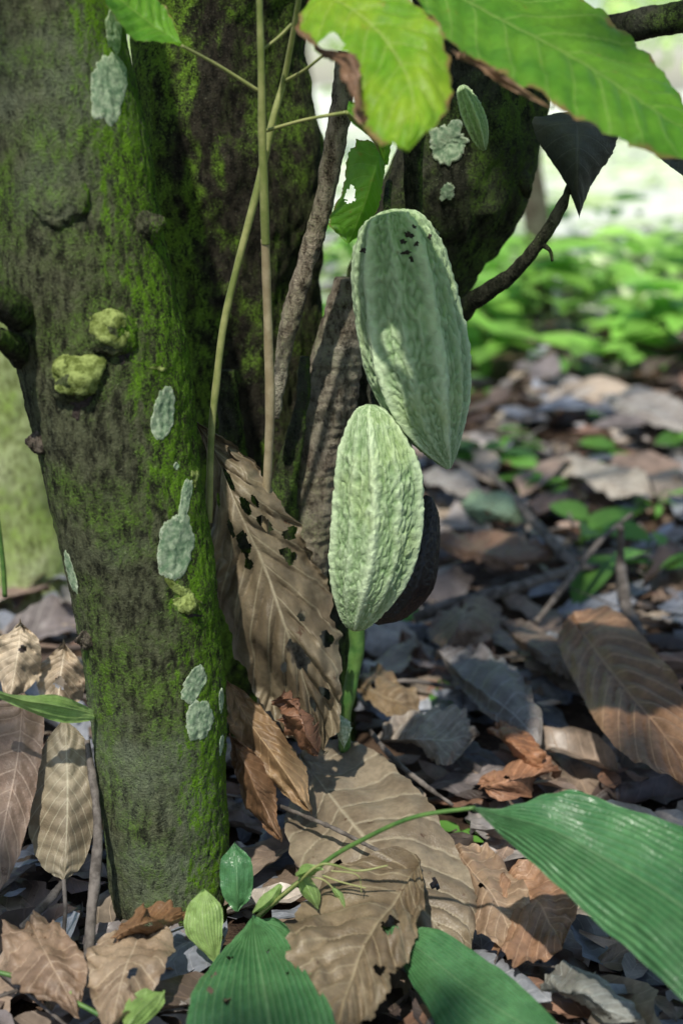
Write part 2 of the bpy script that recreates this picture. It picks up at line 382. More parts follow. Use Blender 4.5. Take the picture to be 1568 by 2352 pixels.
tube(b,p,r,rings=60,seg=24,lump=.25,lf=30,fine=.0012); b.obj('green_sucker',M_gst,T2)
b=B(); leaf3(b,PL([(770,1635,1.45),(765,1665,1.45),(790,1720,1.44)]),PL([(770,1635,1.45),(785,1670,1.44),(790,1720,1.44)]),PL([(770,1635,1.45),(806,1665,1.45),(790,1720,1.44)]),nu=30,nv=12,jag=.2,quilt=.001)
b.obj('lichen_flake',M_lichr,T2)
# shoots
b=B()
p,r=tpts([(594,-60,15,1.36),(600,150,16,1.37),(602,300,19,1.38),(607,460,20,1.39),(610,560,20,1.4)],1.4)
tube(b,p,r,rings=160,seg=18,lump=.1,lf=30)
p,r=tpts([(609,550,20,1.4),(617,800,21,1.42),(620,950,22,1.43),(612,1140,18,1.45),(600,1400,18,1.47),(600,1650,18,1.5)],1.4)
tube(b,p,r,rings=160,seg=18,lump=.1,lf=30,mi=1)
p,r=tpts([(690,-20,13,1.38),(655,170,14),(628,270,17),(592,430,18),(548,600,17),(515,740,17),(497,880,17),(485,1010,16),(480,1200,16)],1.42)
tube(b,p,r,rings=140,seg=18,lump=.08,lf=30)
for l in [[(415,104,7,1.33),(500,150,8,1.36),(595,210,10,1.38)],[(655,186,9,1.42),(700,160,7,1.4),(745,125,6,1.38)],[(612,300,9,1.4),(700,275,7,1.38),(795,258,9,1.36)],[(602,115,7,1.38),(640,85,7,1.38),(670,55,8,1.38)],[(795,258,9,1.36),(850,310,9,1.4),(880,360,8,1.45)]]:
    p,r=tpts(l,1.4); tube(b,p,r,rings=30,seg=10)
b.obj('young_shoots',[M_stem,M_stemb],T2)
# green leaves on tree
b=B()
leaf3(b,PL([(740,-20,1.28),(684,45,1.24),(735,118,1.2),(808,160,1.17),(822,230,1.15),(862,318,1.12),(930,342,1.1)]),
        PL([(740,-20,1.28),(790,10,1.25),(850,55,1.22),(905,120,1.19),(940,190,1.16),(950,265,1.13),(930,342,1.1)]),
        PL([(740,-20,1.28),(850,-40,1.27),(960,10,1.24),(1018,80,1.2),(1037,170,1.17),(1012,275,1.13),(930,342,1.1)]),
        Nv=9,S=1.8,quilt=.007,cup=-.006,wave=.010,jag=.05,holes=[(.36,-.86,.05,.25),(.45,-.95,.06,.12)],mi=1,seed=2)
leaf3(b,PL([(880,-90,1.36),(1120,-90,1.38),(1290,-10,1.36),(1420,75,1.33),(1520,160,1.29),(1600,260,1.24),(1660,372,1.18)]),
        PL([(880,-90,1.36),(1060,-5,1.3),(1200,70,1.27),(1330,145,1.24),(1450,215,1.22),(1560,290,1.2),(1660,372,1.18)]),
        PL([(880,-90,1.36),(965,25,1.24),(1060,125,1.2),(1200,215,1.17),(1340,280,1.15),(1480,335,1.15),(1660,372,1.18)]),
        nu=120,Nv=13,S=2.4,quilt=.007,cup=-.004,wave=.010,jag=.03,seed=4,holes=[(.55,.8,.006,.04)])
leaf3(b,PL([(418,104,1.33),(345,108,1.32),(285,92,1.31),(235,30,1.3),(190,-60,1.3)]),PL([(418,104,1.33),(360,65,1.34),(300,20,1.34),(250,-20,1.33),(190,-60,1.3)]),
        PL([(418,104,1.33),(385,45,1.36),(345,5,1.37),(290,-40,1.36),(190,-60,1.3)]),Nv=8,quilt=.004,seed=5)
leaf3(b,PL([(875,335,1.5),(815,340,1.52),(790,440,1.52),(765,500,1.52),(800,560,1.5)]),PL([(875,335,1.5),(858,400,1.48),(840,460,1.48),(820,510,1.49),(800,560,1.5)]),
        PL([(875,335,1.5),(885,400,1.5),(878,460,1.5),(850,520,1.5),(800,560,1.5)]),Nv=8,quilt=.003,seed=6,jag=.08,holes=[(.5,-.6,.06,.2)])
leaf3(b,PL([(800,235,1.38),(795,270,1.38),(830,300,1.4),(860,330,1.42),(885,380,1.44)]),PL([(800,235,1.38),(825,260,1.38),(850,290,1.4),(870,330,1.42),(885,380,1.44)]),
        PL([(800,235,1.38),(850,240,1.4),(880,280,1.42),(888,330,1.44),(885,380,1.44)]),Nv=8,quilt=.003,seed=6)
b.obj('green_leaves',[M_gl,M_gl2],T2)
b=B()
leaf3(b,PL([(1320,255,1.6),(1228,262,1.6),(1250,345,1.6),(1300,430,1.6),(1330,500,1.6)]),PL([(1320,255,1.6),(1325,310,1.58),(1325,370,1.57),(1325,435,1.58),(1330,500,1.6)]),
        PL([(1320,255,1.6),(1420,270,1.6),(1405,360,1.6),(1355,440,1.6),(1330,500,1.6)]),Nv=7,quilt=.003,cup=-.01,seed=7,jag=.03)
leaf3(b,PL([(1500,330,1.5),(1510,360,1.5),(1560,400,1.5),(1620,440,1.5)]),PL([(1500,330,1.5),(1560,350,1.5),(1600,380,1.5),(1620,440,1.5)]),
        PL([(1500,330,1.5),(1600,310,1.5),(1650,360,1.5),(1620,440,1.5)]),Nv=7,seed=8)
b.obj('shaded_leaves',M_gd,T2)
b=B()
leaf3(b,PL([(690,62,1.24),(735,128,1.20),(775,150,1.18),(800,200,1.16),(815,250,1.15),(838,285,1.14)]),PL([(690,62,1.24),(745,118,1.19),(795,140,1.17),(815,185,1.15),(822,240,1.14),(838,285,1.14)]),
        PL([(690,62,1.24),(750,108,1.19),(815,125,1.17),(835,165,1.16),(835,230,1.14),(838,285,1.14)]),nu=60,nv=10,quilt=.004,wave=.012,jag=.25,seed=3,col=(.8,.55,.42,1))
leaf3(b,PL([(1040,112,1.19),(1100,158,1.18),(1170,205,1.17),(1270,252,1.16)]),PL([(1040,116,1.19),(1100,152,1.18),(1170,195,1.17),(1270,252,1.16)]),
        PL([(1040,120,1.19),(1110,146,1.18),(1175,185,1.17),(1270,252,1.16)]),nu=60,nv=8,quilt=.002,wave=.008,jag=.3,seed=4,col=(1.1,.85,.65,1))
b.obj('burnt_edge',M_dry,T2)
T3=empty('mossy_tree')
b=B(); p,r=tpts([(40,1400,260),(30,1250,250),(0,1050,240),(-40,850,230),(-90,600,230),(-200,0,230)],2.4)
p[0].z=-.05; p.append(p[-1]+Vector((-.2,0,1.2))); r.append(r[-1]*.8)
tube(b,p,r,rings=120,seg=60,lump=.1,lf=5,fine=.004,ff=40); b.obj('trunk',M_barkG,T3)
# ---------------- pods ------------------
def pod(name,axis,widths,mat,seed=0,nr=320,ns=320,ridge=1.0,wart=1.0,rot=0.0):
    b=B(); pts=PL(axis); c=cat(pts,nr); R=cat([Vector((MM(w/2,pts[min(i,len(pts)-1)]),0,0)) for i,w in enumerate(widths)],nr)
    rows=[];uvs=[];cols=[];Tm=(pts[-1]-pts[0]).normalized(); A=Tm.cross(Vector((0,1,0))).normalized(); Bn=Tm.cross(A)
    for i,p in enumerate(c):
        u=i/nr; r0=max(R[i].x,.0008); row=[];cr=[]; env=min(1,u*6,(1-u)*5)**.7 if 0<u<1 else 0
        for j in range(ns):
            a=2*math.pi*j/ns; w=a+.08*math.sin(u*5+seed)+rot+.035*N3(Vector((math.cos(a)*2,math.sin(a)*2,u*9)))+.018*N3(Vector((math.cos(a)*5,math.sin(a)*5,u*30)))
            c10=math.cos(10*w); rid=(.5+.5*c10)**2.6; fur=max(0,-math.cos(5*w))**4
            rg=.125*rid+.03*math.cos(5*w)-.07*fur-.03
            val=1-rid
            wt=abs(N3(Vector((math.cos(a)*7+seed,math.sin(a)*7,u*30))))**.7; wt2=N3(Vector((math.cos(a)*13,math.sin(a)*13+seed,u*50))); wt3=N3(Vector((math.cos(a)*26,math.sin(a)*26+seed,u*110)))
            k=1+ridge*env*rg+wart*env*(-.09*(.45-wt)*(.2+.9*val)+.03*wt2+.014*wt3)
            d=A*math.cos(a)+Bn*math.sin(a)
            row.append(p+d*r0*k+Vector((0,0,1))*(.0025*wt2*env)); g=.42+.50*rid-.30*fur+(wt-.4)*.38+.18*wt2; cr.append((max(0,min(1,g)),0,0,1))  # ridge highlights and furrow shade put into the vertex colour
        rows.append(row);cols.append(cr);uvs.append([(j/ns,u) for j in range(ns)])
    rows=[[c[0]]*ns]+rows+[[c[-1]]*ns]; cols=[cols[0]]+cols+[cols[-1]]; uvs=[uvs[0]]+uvs+[uvs[-1]]
    b.grid(rows,uvs,closed=True,cols=cols); return b.obj(name,mat)
pa=pod('cacao_pod',[(888,484,1.42),(896,510,1.42),(912,600,1.42),(932,720,1.42),(955,840,1.41),(980,940,1.40),(1005,1015,1.39),(1022,1055,1.385),(1030,1076,1.38)],[40,142,210,232,232,184,104,48,12],M_pod,1,rot=.2)
Vp=bvh(pa)
for q in [(940,540,22,16),(925,555,12,14),(955,560,14,12),(930,580,24,10),(945,595,12,16),(985,545,20,9),(835,575,12,12),(950,520,10,8)]:
    patch(Vp,*q,ang=q[0],mat=M_dark,name='rot_spot',parent=pa,off=.0006,rim=False,rough=.5)
pb=pod('cacao_pod',[(852,930,1.38),(858,955,1.38),(872,1050,1.375),(872,1150,1.37),(862,1250,1.365),(845,1340,1.36),(828,1405,1.36),(820,1435,1.36),(815,1448,1.36)],[28,90,176,194,192,158,96,56,16],M_pod,5,rot=.75)
pc=pod('rotten_cacao_pod',[(985,1140,1.5),(978,1180,1.5),(955,1250,1.49),(930,1330,1.48),(890,1400,1.47),(860,1432,1.46)],[20,64,110,130,90,20],M_black,3,nr=120,ns=100,ridge=.5,wart=.7)
pd=pod('small_cacao_pod',[(1058,196,1.45),(1062,210,1.45),(1078,250,1.45),(1095,295,1.45),(1106,330,1.45),(1112,345,1.45)],[10,30,48,46,26,8],M_pod,8,nr=120,ns=150,ridge=1.3)
# ---------------- hero dry leaves --------
LZ=.03
def up_(l): return [(a,bb,c+LZ if c<.5 else c) for a,bb,c in l]
def dl(L,M,R,name='dry_cacao_leaf',mat=None,pet=None,**k):
    b=B(); L_,M_,R_=PL(up_(L)),PL(up_(M)),PL(up_(R))
    leaf3(b,[M_[0]]+L_+[M_[-1]],M_,[M_[0]]+R_+[M_[-1]],**k)
    if pet: 
        q=PL(pet); tube(b,q,[.0022]*len(q),rings=14,seg=8,mi=1)
    return b.obj(name,[mat or M_dry,M_twig])
Z=1.46
hl=[(.30,.22,.022,.09),(.36,.42,.02,.08),(.38,-.2,.03,.10),(.22,.1,.03,.08),(.45,.55,.02,.1),(.72,.1,.03,.16),(.8,.55,.018,.12),(.6,.4,.012,.06),(.68,-.05,.012,.06),(.7,-.3,.012,.05),(.4,.75,.012,.1),(.3,.5,.015,.05),(.33,-.35,.02,.06),(.43,-.25,.015,.07),(.25,-.45,.015,.06),(.86,.1,.015,.1),(.9,-.5,.02,.2),(.66,.75,.014,.08)]
dl([(468,1080,Z),(490,1260,Z),(520,1420,Z),(590,1590,Z-.02),(680,1695,Z-.03)],[(448,965,Z),(515,1090,Z-.02),(585,1250,Z-.04),(645,1410,Z-.06),(700,1570,Z-.06),(742,1725,Z-.04)],
   [(560,1040,Z),(655,1160,Z),(735,1310,Z),(776,1470,Z-.02),(778,1620,Z-.03)],nu=200,nv=70,quilt=.010,wave=.030,jag=.08,Nv=12,S=1.8,seed=1,col=(.72,.72,.64,1),
   holes=[(a,q,c*1.2,d*1.25) for a,q,c,d in hl])
dl([(530,1640,1.44),(560,1730,1.42),(640,1810,1.4)],[(520,1560,1.45),(575,1660,1.42),(640,1750,1.38),(715,1865,1.36)],[(590,1610,1.44),(660,1700,1.42),(705,1780,1.4)],seed=2,quilt=.004,wave=.02,jag=.06,col=(1.0,.8,.58,1),nu=70)
dl([(535,1760,1.4),(560,1830,1.4),(600,1890,1.38)],[(530,1690,1.4),(570,1770,1.37),(600,1840,1.36),(645,1930,1.34)],[(590,1730,1.4),(630,1790,1.4),(645,1860,1.38)],seed=3,quilt=.004,wave=.016,jag=.06,col=(.65,.45,.33,1),nu=70)
dl([(640,1610,1.4),(660,1660,1.4),(690,1700,1.4)],[(655,1590,1.38),(690,1640,1.37),(700,1680,1.36),(735,1722,1.38)],[(690,1610,1.38),(720,1660,1.38)],seed=13,quilt=.004,wave=.016,jag=.2,col=(.7,.42,.33,1),nu=50)
dl([(660,1880,.03),(700,2040,.03),(860,2200,.03)],[(690,1740,.07),(800,1880,.08),(930,2040,.06),(1078,2200,.03)],[(850,1735,.07),(985,1870,.07),(1085,2060,.04)],seed=4,quilt=.008,wave=.014,Nv=11,nv=36,nu=120,col=(.92,.92,.88,1),jag=.03,holes=[(.5,-.5,.02,.06),(.7,.4,.015,.05)])
dl([(790,2000,.07),(690,2080,.07),(668,2200,.06),(690,2310,.05)],[(965,1985,.08),(880,2110,.08),(815,2230,.07),(770,2400,.06)],[(975,2100,.08),(930,2230,.07),(870,2340,.06)],seed=5,quilt=.008,wave=.022,jag=.08,col=(.72,.68,.58,1),holes=[(.4,.4,.04,.2),(.6,.6,.03,.15)],Nv=9,nv=36,nu=120)
dl([(1288,1490,.06),(1335,1600,.07),(1400,1715,.08),(1500,1795,.07)],[(1312,1420,.09),(1400,1540,.09),(1500,1660,.09),(1640,1840,.07)],[(1400,1400,.1),(1510,1510,.11),(1600,1640,.1),(1650,1750,.08)],seed=6,quilt=.009,wave=.012,Nv=10,nv=30,col=(1.0,.72,.58,1))
dl([(98,1730,1.33),(68,1860,1.31),(92,1970,1.29)],[(148,1650,1.32),(155,1760,1.3),(155,1880,1.28),(147,2025,1.26)],[(208,1710,1.33),(226,1840,1.31),(200,1970,1.29)],seed=7,quilt=.005,col=(1.15,1.2,1.15,1),Nv=9,S=-2,pet=[(147,2020,1.26),(150,2100,1.24),(140,2210,1.22)])
dl([(-30,1640,1.33),(-60,1800,1.31),(-60,1980,1.28)],[(55,1590,1.33),(40,1750,1.3),(5,1920,1.26),(-30,2090,1.23)],[(104,1650,1.33),(92,1800,1.3),(50,1980,1.26)],seed=8,quilt=.005,col=(.9,.78,.80,1),Nv=10)
dl([(0,1470,1.5),(-5,1530,1.5)],[(50,1430,1.5),(40,1510,1.48),(20,1620,1.46)],[(95,1480,1.5),(85,1560,1.5)],seed=9,quilt=.004,wave=.015,col=(1.8,1.8,1.8,1),nu=50,holes=[(.4,.2,.05,.15)])
dl([(95,1530,1.52),(90,1590,1.52)],[(150,1480,1.52),(140,1550,1.5),(130,1640,1.48)],[(195,1540,1.52),(190,1600,1.52)],seed=10,quilt=.004,wave=.015,col=(1.8,1.8,1.8,1),nu=50,holes=[(.6,0,.08,.2)])
for i,(L,M,R,c) in enumerate([
 ([(1040,1560,.04),(1110,1660,.04)],[(1000,1500,.05),(1090,1580,.06),(1190,1650,.06),(1240,1720,.04)],[(1090,1490,.05),(1200,1560,.06)],(.75,.85,1.15,1)),
 ([(860,1640,.04),(930,1670,.04)],[(800,1560,.05),(880,1600,.06),(970,1640,.04)],[(860,1540,.05),(930,1580,.06)],(.75,.66,.52,1)),
 ([(1060,1290,.04),(1160,1315,.03)],[(1000,1250,.05),(1100,1270,.06),(1200,1285,.05),(1300,1280,.03)],[(1080,1228,.05),(1200,1240,.05)],(.72,.52,.44,1)),
 ([(1080,1190,.03),(1150,1210,.03)],[(1060,1160,.04),(1120,1175,.06),(1220,1195,.04)],[(1110,1140,.05),(1170,1150,.05)],(.7,1.25,1.1,1)),
 ([(1420,950,.05),(1500,985,.05)],[(1380,910,.06),(1460,935,.08),(1600,990,.05)],[(1450,900,.08),(1540,930,.07)],(1.2,1.35,1.7,1)),
 ([(990,1460,.04),(1010,1500,.04)],[(1060,1390,.06),(1060,1430,.08),(1000,1515,.04)],[(1150,1400,.04),(1120,1470,.04)],(.6,.52,.55,1)),
 ([(1150,1700,.04),(1200,1760,.04)],[(1120,1680,.05),(1170,1710,.07),(1245,1770,.04)],[(1170,1670,.05),(1230,1720,.05)],(1.2,.68,.45,1)),
 ([(1060,2020,.03),(1090,2150,.03)],[(1040,1950,.04),(1130,2060,.05),(1200,2200,.03)],[(1130,1960,.04),(1210,2080,.04)],(1.15,.98,.9,1)),
 ([(1130,2160,.03),(1180,2240,.03)],[(1160,2010,.04),(1240,2080,.05),(1290,2180,.04)],[(1260,2010,.05),(1320,2090,.04)],(1.15,.82,.68,1)),
 ([(210,2200,.05),(210,2300,.04)],[(330,2130,.06),(290,2220,.07),(250,2370,.05)],[(400,2180,.05),(360,2300,.04)],(1.1,1.0,.92,1)),
 ([(20,2180,.05),(40,2280,.05)],[(70,2120,.06),(110,2200,.07),(180,2330,.04)],[(130,2130,.06),(190,2230,.05)],(.95,.8,.74,1)),
 ([(1290,2290,.03),(1380,2350,.03)],[(1240,2270,.03),(1340,2290,.06),(1480,2360,.03)],[(1320,2240,.03),(1430,2290,.03)],(.85,1.05,1.3,1)),
 ([(960,1720,.04),(1010,1780,.04)],[(860,1700,.04),(980,1700,.06),(1100,1690,.04)],[(930,1660,.05),(1040,1650,.04)],(1.1,1.15,1.3,1)),
 ([(290,2110,.07),(330,2090,.07)],[(270,2150,.07),(330,2120,.09),(420,2110,.05)],[(320,2160,.05),(400,2140,.05)],(.9,.6,.4,1)),
 ([(1210,1500,.03),(1260,1560,.03)],[(1150,1440,.03),(1230,1490,.05),(1310,1560,.03)],[(1230,1440,.03),(1300,1500,.03)],(.7,.66,.7,1)),
 ([(1000,1130,.04),(1080,1150,.04)],[(960,1090,.04),(1040,1120,.06),(1130,1140,.04)],[(1030,1090,.05),(1090,1110,.05)],(1.1,1.25,1.6,1)),
 ([(1300,1110,.04),(1400,1140,.04)],[(1260,1070,.04),(1370,1100,.06),(1500,1140,.04)],[(1340,1060,.05),(1440,1090,.05)],(1.4,1.55,1.8,1)),
 ([(1210,1830,.02),(1230,1790,.02)],[(1100,1810,.03),(1180,1790,.05),(1290,1770,.03)],[(1120,1780,.03),(1200,1760,.03)],(1.3,.82,.65,1)),
 ]):
    dl(L,M,R,seed=20+i,quilt=.006,wave=.016,nu=60,nv=18,Nv=9,col=c,jag=.07,holes=[(.3+.07*(i%5),.4-.2*(i%4),.03,.1)] if i%2 else ())
# ---------------- leaf litter ------------
pal=[(.30,.225,.17),(.43,.35,.27),(.16,.12,.10),(.45,.41,.39),(.30,.32,.37),(.44,.32,.25),(.11,.08,.07),(.54,.48,.42),(.33,.19,.13),(.25,.215,.21),(.33,.24,.19),(.36,.28,.22),(.40,.42,.47)]  # grey-blue entries carry the sky's reflection as leaf colour
def litter(b,n,xr,yr,lr,nu,nv,zs):
    for i in range(n):
        y=yr[0]+(yr[1]-yr[0])*random.random()**1.3; k=(y+.6); x=random.uniform(*xr)*k
        a=random.uniform(0,2*math.pi); ln=random.uniform(*lr)*random.choice([.6,1,1,1.2]); w=ln*random.uniform(.32,.46)
        fl=.5 if y<1.7 else 1
        d=Vector((math.cos(a),math.sin(a),random.uniform(-.12,.16)*fl)); nn=Vector((random.gauss(0,.25)*fl,random.gauss(0,.25)*fl,1))
        if random.random()<.12 and y>1.7: nn=Vector((random.gauss(0,.8),random.gauss(-.3,.8),.8))
        c=random.choice(pal); s=random.uniform(.6,1.3); c=(c[0]*s,c[1]*s,c[2]*s,1)
        z=gh(x,y)+zs*random.random()**1.5*(.7 if y<1.7 else 1)+.004
        sleaf(b,Vector((x,y,z))-d*ln*.5,d,nn,ln,w,nu,nv,bend=random.uniform(-.2,.3)*fl,cup=random.uniform(-.5,.7),curl=random.uniform(-.08,.12)*fl,col=c,seed=i*.37,wav=.09)
b=B(); litter(b,1300,(-.55,.55),(.8,3.3),(.08,.21),16,8,.05); litter(b,2800,(-.55,.55),(.8,3.0),(.012,.07),4,2,.055)
litter(b,3500,(-.7,.7),(2.8,8.5),(.10,.24),6,2,.07)
b.obj('leaf_litter',M_dryR)
def stick(l,w,name='fallen_branch',mat=None):
    b=B(); q=PL(l); tube(b,q,[MM(x/2,q[0]) for x in w],rings=60,seg=14,lump=.25,lf=30,fine=.0008,ff=120); return b.obj(name,mat or M_twig)
stick([(950,1420,.06),(1050,1385,.08),(1180,1350,.09),(1330,1305,.08),(1400,1310,.06)],[26,30,26,22,14])
stick([(1120,1080,.09),(1200,1170,.09),(1290,1270,.08),(1350,1330,.05)],[12,18,22,22])
stick([(1425,1210,.18),(1425,1300,.1),(1440,1400,.06),(1490,1490,.04)],[14,24,30,26])
stick([(1230,1430,.05),(1300,1340,.1),(1380,1240,.14),(1450,1180,.17)],[14,14,14,8])
stick([(850,1680,.09),(900,1740,.09),(970,1800,.08),(1040,1850,.06)],[10,12,12,8])
stick([(200,1700,1.32),(225,1900,1.28),(210,2100,1.24),(200,2230,1.2)],[16,22,24,20],'twig')
stick([(640,1850,.1),(760,1900,.12),(860,1950,.12),(930,1985,.11)],[8,10,8,5],'twig')
stick([(50,2130,.07),(120,2060,.08),(170,1990,.09)],[14,18,14],'twig')
b=B()
for i in range(190):
    y=random.uniform(.8,5); x=random.uniform(-.5,.5)*(y+.6); a=random.uniform(0,6.28); ln=random.uniform(.05,.3)
    p0=Vector((x,y,gh(x,y)+random.uniform(.02,.06))); d=Vector((math.cos(a),math.sin(a),random.uniform(-.1,.15)))*ln
    p1=p0+d*.5+Vector((random.gauss(0,.01),random.gauss(0,.01),.01)); r=random.uniform(.001,.004)
    tube(b,[p0,p1,p0+d],[r,r,r*.5],rings=8,seg=7)
b.obj('scattered_twigs',M_twig)
# ---------------- pleated plant ---------
PLN=empty('pleated_leaf_plant')
b=B()
def st(l,w,mi=2):
    q=PL(l); tube(b,q,[MM(x/2,q[0]) for x in w],rings=50,seg=12,mi=mi)
st([(575,2170,.01),(590,2110,1.22),(740,1985,1.2),(830,1930,1.18),(950,1877,1.15),(1090,1855,1.13)],[14,13,10,10,9,8])
st([(575,2130,1.21),(670,2152,1.2),(780,2132,1.18),(885,2132,1.16)],[9,8,7,7])
st([(560,2180,1.24),(570,2130,1.22),(585,2110,1.2)],[14,12,10])
leaf3(b,PL([(1085,1855,1.13),(1190,1812,1.14),(1330,1808,1.13),(1480,1850,1.1),(1620,1910,1.05),(1760,2050,.95)]),
        PL([(1085,1855,1.13),(1200,1885,1.1),(1340,1945,1.06),(1470,2020,1.02),(1600,2110,.97),(1760,2260,.9)]),
        PL([(1085,1855,1.13),(1160,1915,1.1),(1280,2020,1.05),(1410,2130,1.0),(1560,2290,.94),(1760,2500,.88)]),nu=110,nv=108,pleat=9,quilt=.003,cup=-.014,wave=.012,jag=.0,mi=0,seed=1)
leaf3(b,PL([(882,2130,1.16),(980,2120,1.15),(1100,2180,1.10),(1200,2255,1.05),(1330,2390,.98)]),PL([(882,2130,1.16),(960,2180,1.12),(1050,2250,1.08),(1150,2320,1.02),(1330,2430,.95)]),
        PL([(882,2130,1.16),(920,2210,1.12),(970,2290,1.06),(1040,2380,1.01),(1330,2480,.93)]),nu=90,nv=90,pleat=9,quilt=.0025,cup=-.01,wave=.006,jag=0,seed=2)
leaf3(b,PL([(580,2108,1.2),(510,2150,1.16),(450,2235,1.09),(420,2350,1.02),(440,2500,.95)]),PL([(580,2108,1.2),(590,2180,1.14),(605,2260,1.08),(620,2350,1.01),(640,2560,.9)]),
        PL([(580,2108,1.2),(655,2140,1.16),(715,2215,1.09),(765,2320,1.02),(790,2500,.95)]),nu=130,nv=108,pleat=9,quilt=.003,cup=-.012,wave=.007,jag=.01,seed=3,holes=[(.62,-.5,.02,.05),(.55,-.75,.015,.04),(.3,.3,.01,.03),(.35,-.6,.01,.06),(.45,-.8,.015,.05),(.5,.5,.006,.05)])
leaf3(b,PL([(590,2112,1.21),(640,2110,1.2),(690,2150,1.17),(740,2230,1.12)]),PL([(590,2112,1.21),(650,2135,1.19),(700,2180,1.15),(740,2230,1.12)]),PL([(590,2112,1.21),(630,2150,1.19),(690,2200,1.15),(740,2230,1.12)]),nu=40,nv=24,pleat=4,quilt=.002,seed=4)
leaf3(b,PL([(470,2042,1.2),(430,2080,1.19),(428,2150,1.18),(500,2215,1.17)]),PL([(470,2042,1.2),(465,2100,1.18),(475,2160,1.17),(500,2215,1.17)]),PL([(470,2042,1.2),(508,2080,1.19),(510,2150,1.18),(500,2215,1.17)]),nu=50,nv=48,pleat=6,quilt=.002,cup=-.006,mi=1,seed=5)
st([(500,2215,1.17),(530,2170,1.18),(575,2130,1.2)],[5,5,6])
for L,M,R in [([(640,2030,1.2),(600,2060,1.2),(580,2095,1.2)],[(645,2030,1.2),(618,2068,1.19),(580,2098,1.19)],[(648,2035,1.2),(640,2075,1.2),(580,2100,1.2)]),
  ([(740,1990,1.2),(700,1985,1.2),(680,2010,1.19)],[(740,1992,1.2),(710,2000,1.19),(680,2012,1.18)],[(740,1995,1.2),(715,2015,1.2),(680,2014,1.19)]),
  ([(685,2010,1.2),(690,2050,1.2),(728,2085,1.19)],[(690,2008,1.2),(710,2045,1.19),(730,2087,1.18)],[(712,2015,1.2),(735,2050,1.2),(732,2089,1.19)]),
  ([(760,2040,1.2),(780,2080,1.2),(795,2125,1.19)],[(764,2038,1.2),(788,2075,1.19),(796,2126,1.18)],[(770,2036,1.2),(798,2070,1.2),(798,2127,1.19)]),
  ([(730,2085,1.2),(725,2110,1.2),(730,2145,1.19)],[(733,2085,1.2),(731,2110,1.19),(732,2145,1.18)],[(736,2085,1.2),(738,2110,1.2),(734,2145,1.19)])]:
    leaf3(b,PL(L),PL(M),PL(R),nu=30,nv=24,pleat=3,quilt=.001,cup=-.003,wave=.003,mi=1)
st([(590,2105,1.2),(680,2030,1.19),(740,1985,1.18),(820,2000,1.18),(890,1988,1.18)],[8,7,6,5,3],3)
st([(740,2010,1.19),(780,2025,1.19),(840,2040,1.19)],[5,4,3],3)
st([(690,2010,1.19),(740,2020,1.19),(765,2040,1.19)],[4,4,3],3)
st([(760,2000,1.19),(820,2010,1.19),(830,2050,1.19)],[3,3,2],3)
leaf3(b,PL([(540,1935,1.26),(508,1980,1.25),(512,2050,1.24),(545,2095,1.23)]),PL([(540,1935,1.26),(543,1990,1.24),(545,2045,1.23),(545,2095,1.23)]),PL([(540,1935,1.26),(578,1980,1.25),(578,2050,1.24),(545,2095,1.23)]),nu=40,nv=20,pleat=3,quilt=.001,seed=9)
b.obj('leaves_and_stalks',[M_palm,M_palm2,M_gst,M_stem],PLN)
b=B()
tube(b,PL([(-40,2225,1.12),(60,2250,1.11),(150,2290,1.09),(250,2345,1.07),(300,2400,1.05)]),[.0022]*5,rings=40,seg=8,mi=0)
leaf3(b,PL([(375,2278,1.09),(310,2285,1.08),(280,2330,1.06),(290,2370,1.04)]),PL([(375,2278,1.09),(340,2305,1.07),(310,2335,1.05),(290,2370,1.04)]),PL([(375,2278,1.09),(375,2310,1.08),(340,2350,1.06),(290,2370,1.04)]),nu=30,nv=24,pleat=3,quilt=.001,mi=1)
leaf3(b,PL([(105,2255,1.1),(120,2268,1.1),(165,2275,1.09)]),PL([(105,2260,1.1),(130,2275,1.09),(165,2280,1.09)]),PL([(105,2265,1.1),(125,2290,1.1),(165,2290,1.09)]),nu=20,nv=12,pleat=3,quilt=.0005,mi=1)
leaf3(b,PL([(-60,1560,1.25),(40,1595,1.25),(130,1595,1.27),(215,1630,1.3)]),PL([(-60,1570,1.25),(40,1605,1.24),(130,1620,1.26),(215,1640,1.3)]),PL([(-60,1580,1.25),(40,1620,1.25),(130,1655,1.27),(215,1655,1.3)]),nu=40,nv=24,pleat=3,quilt=.001,mi=1)
tube(b,PL([(12,1370,1.6),(8,1300,1.6),(-5,1180,1.6),(-20,1080,1.6)]),[.003,.003,.002,.001],rings=20,seg=8,mi=0)
b.obj('creeping_vine',[M_gst,M_palm2])
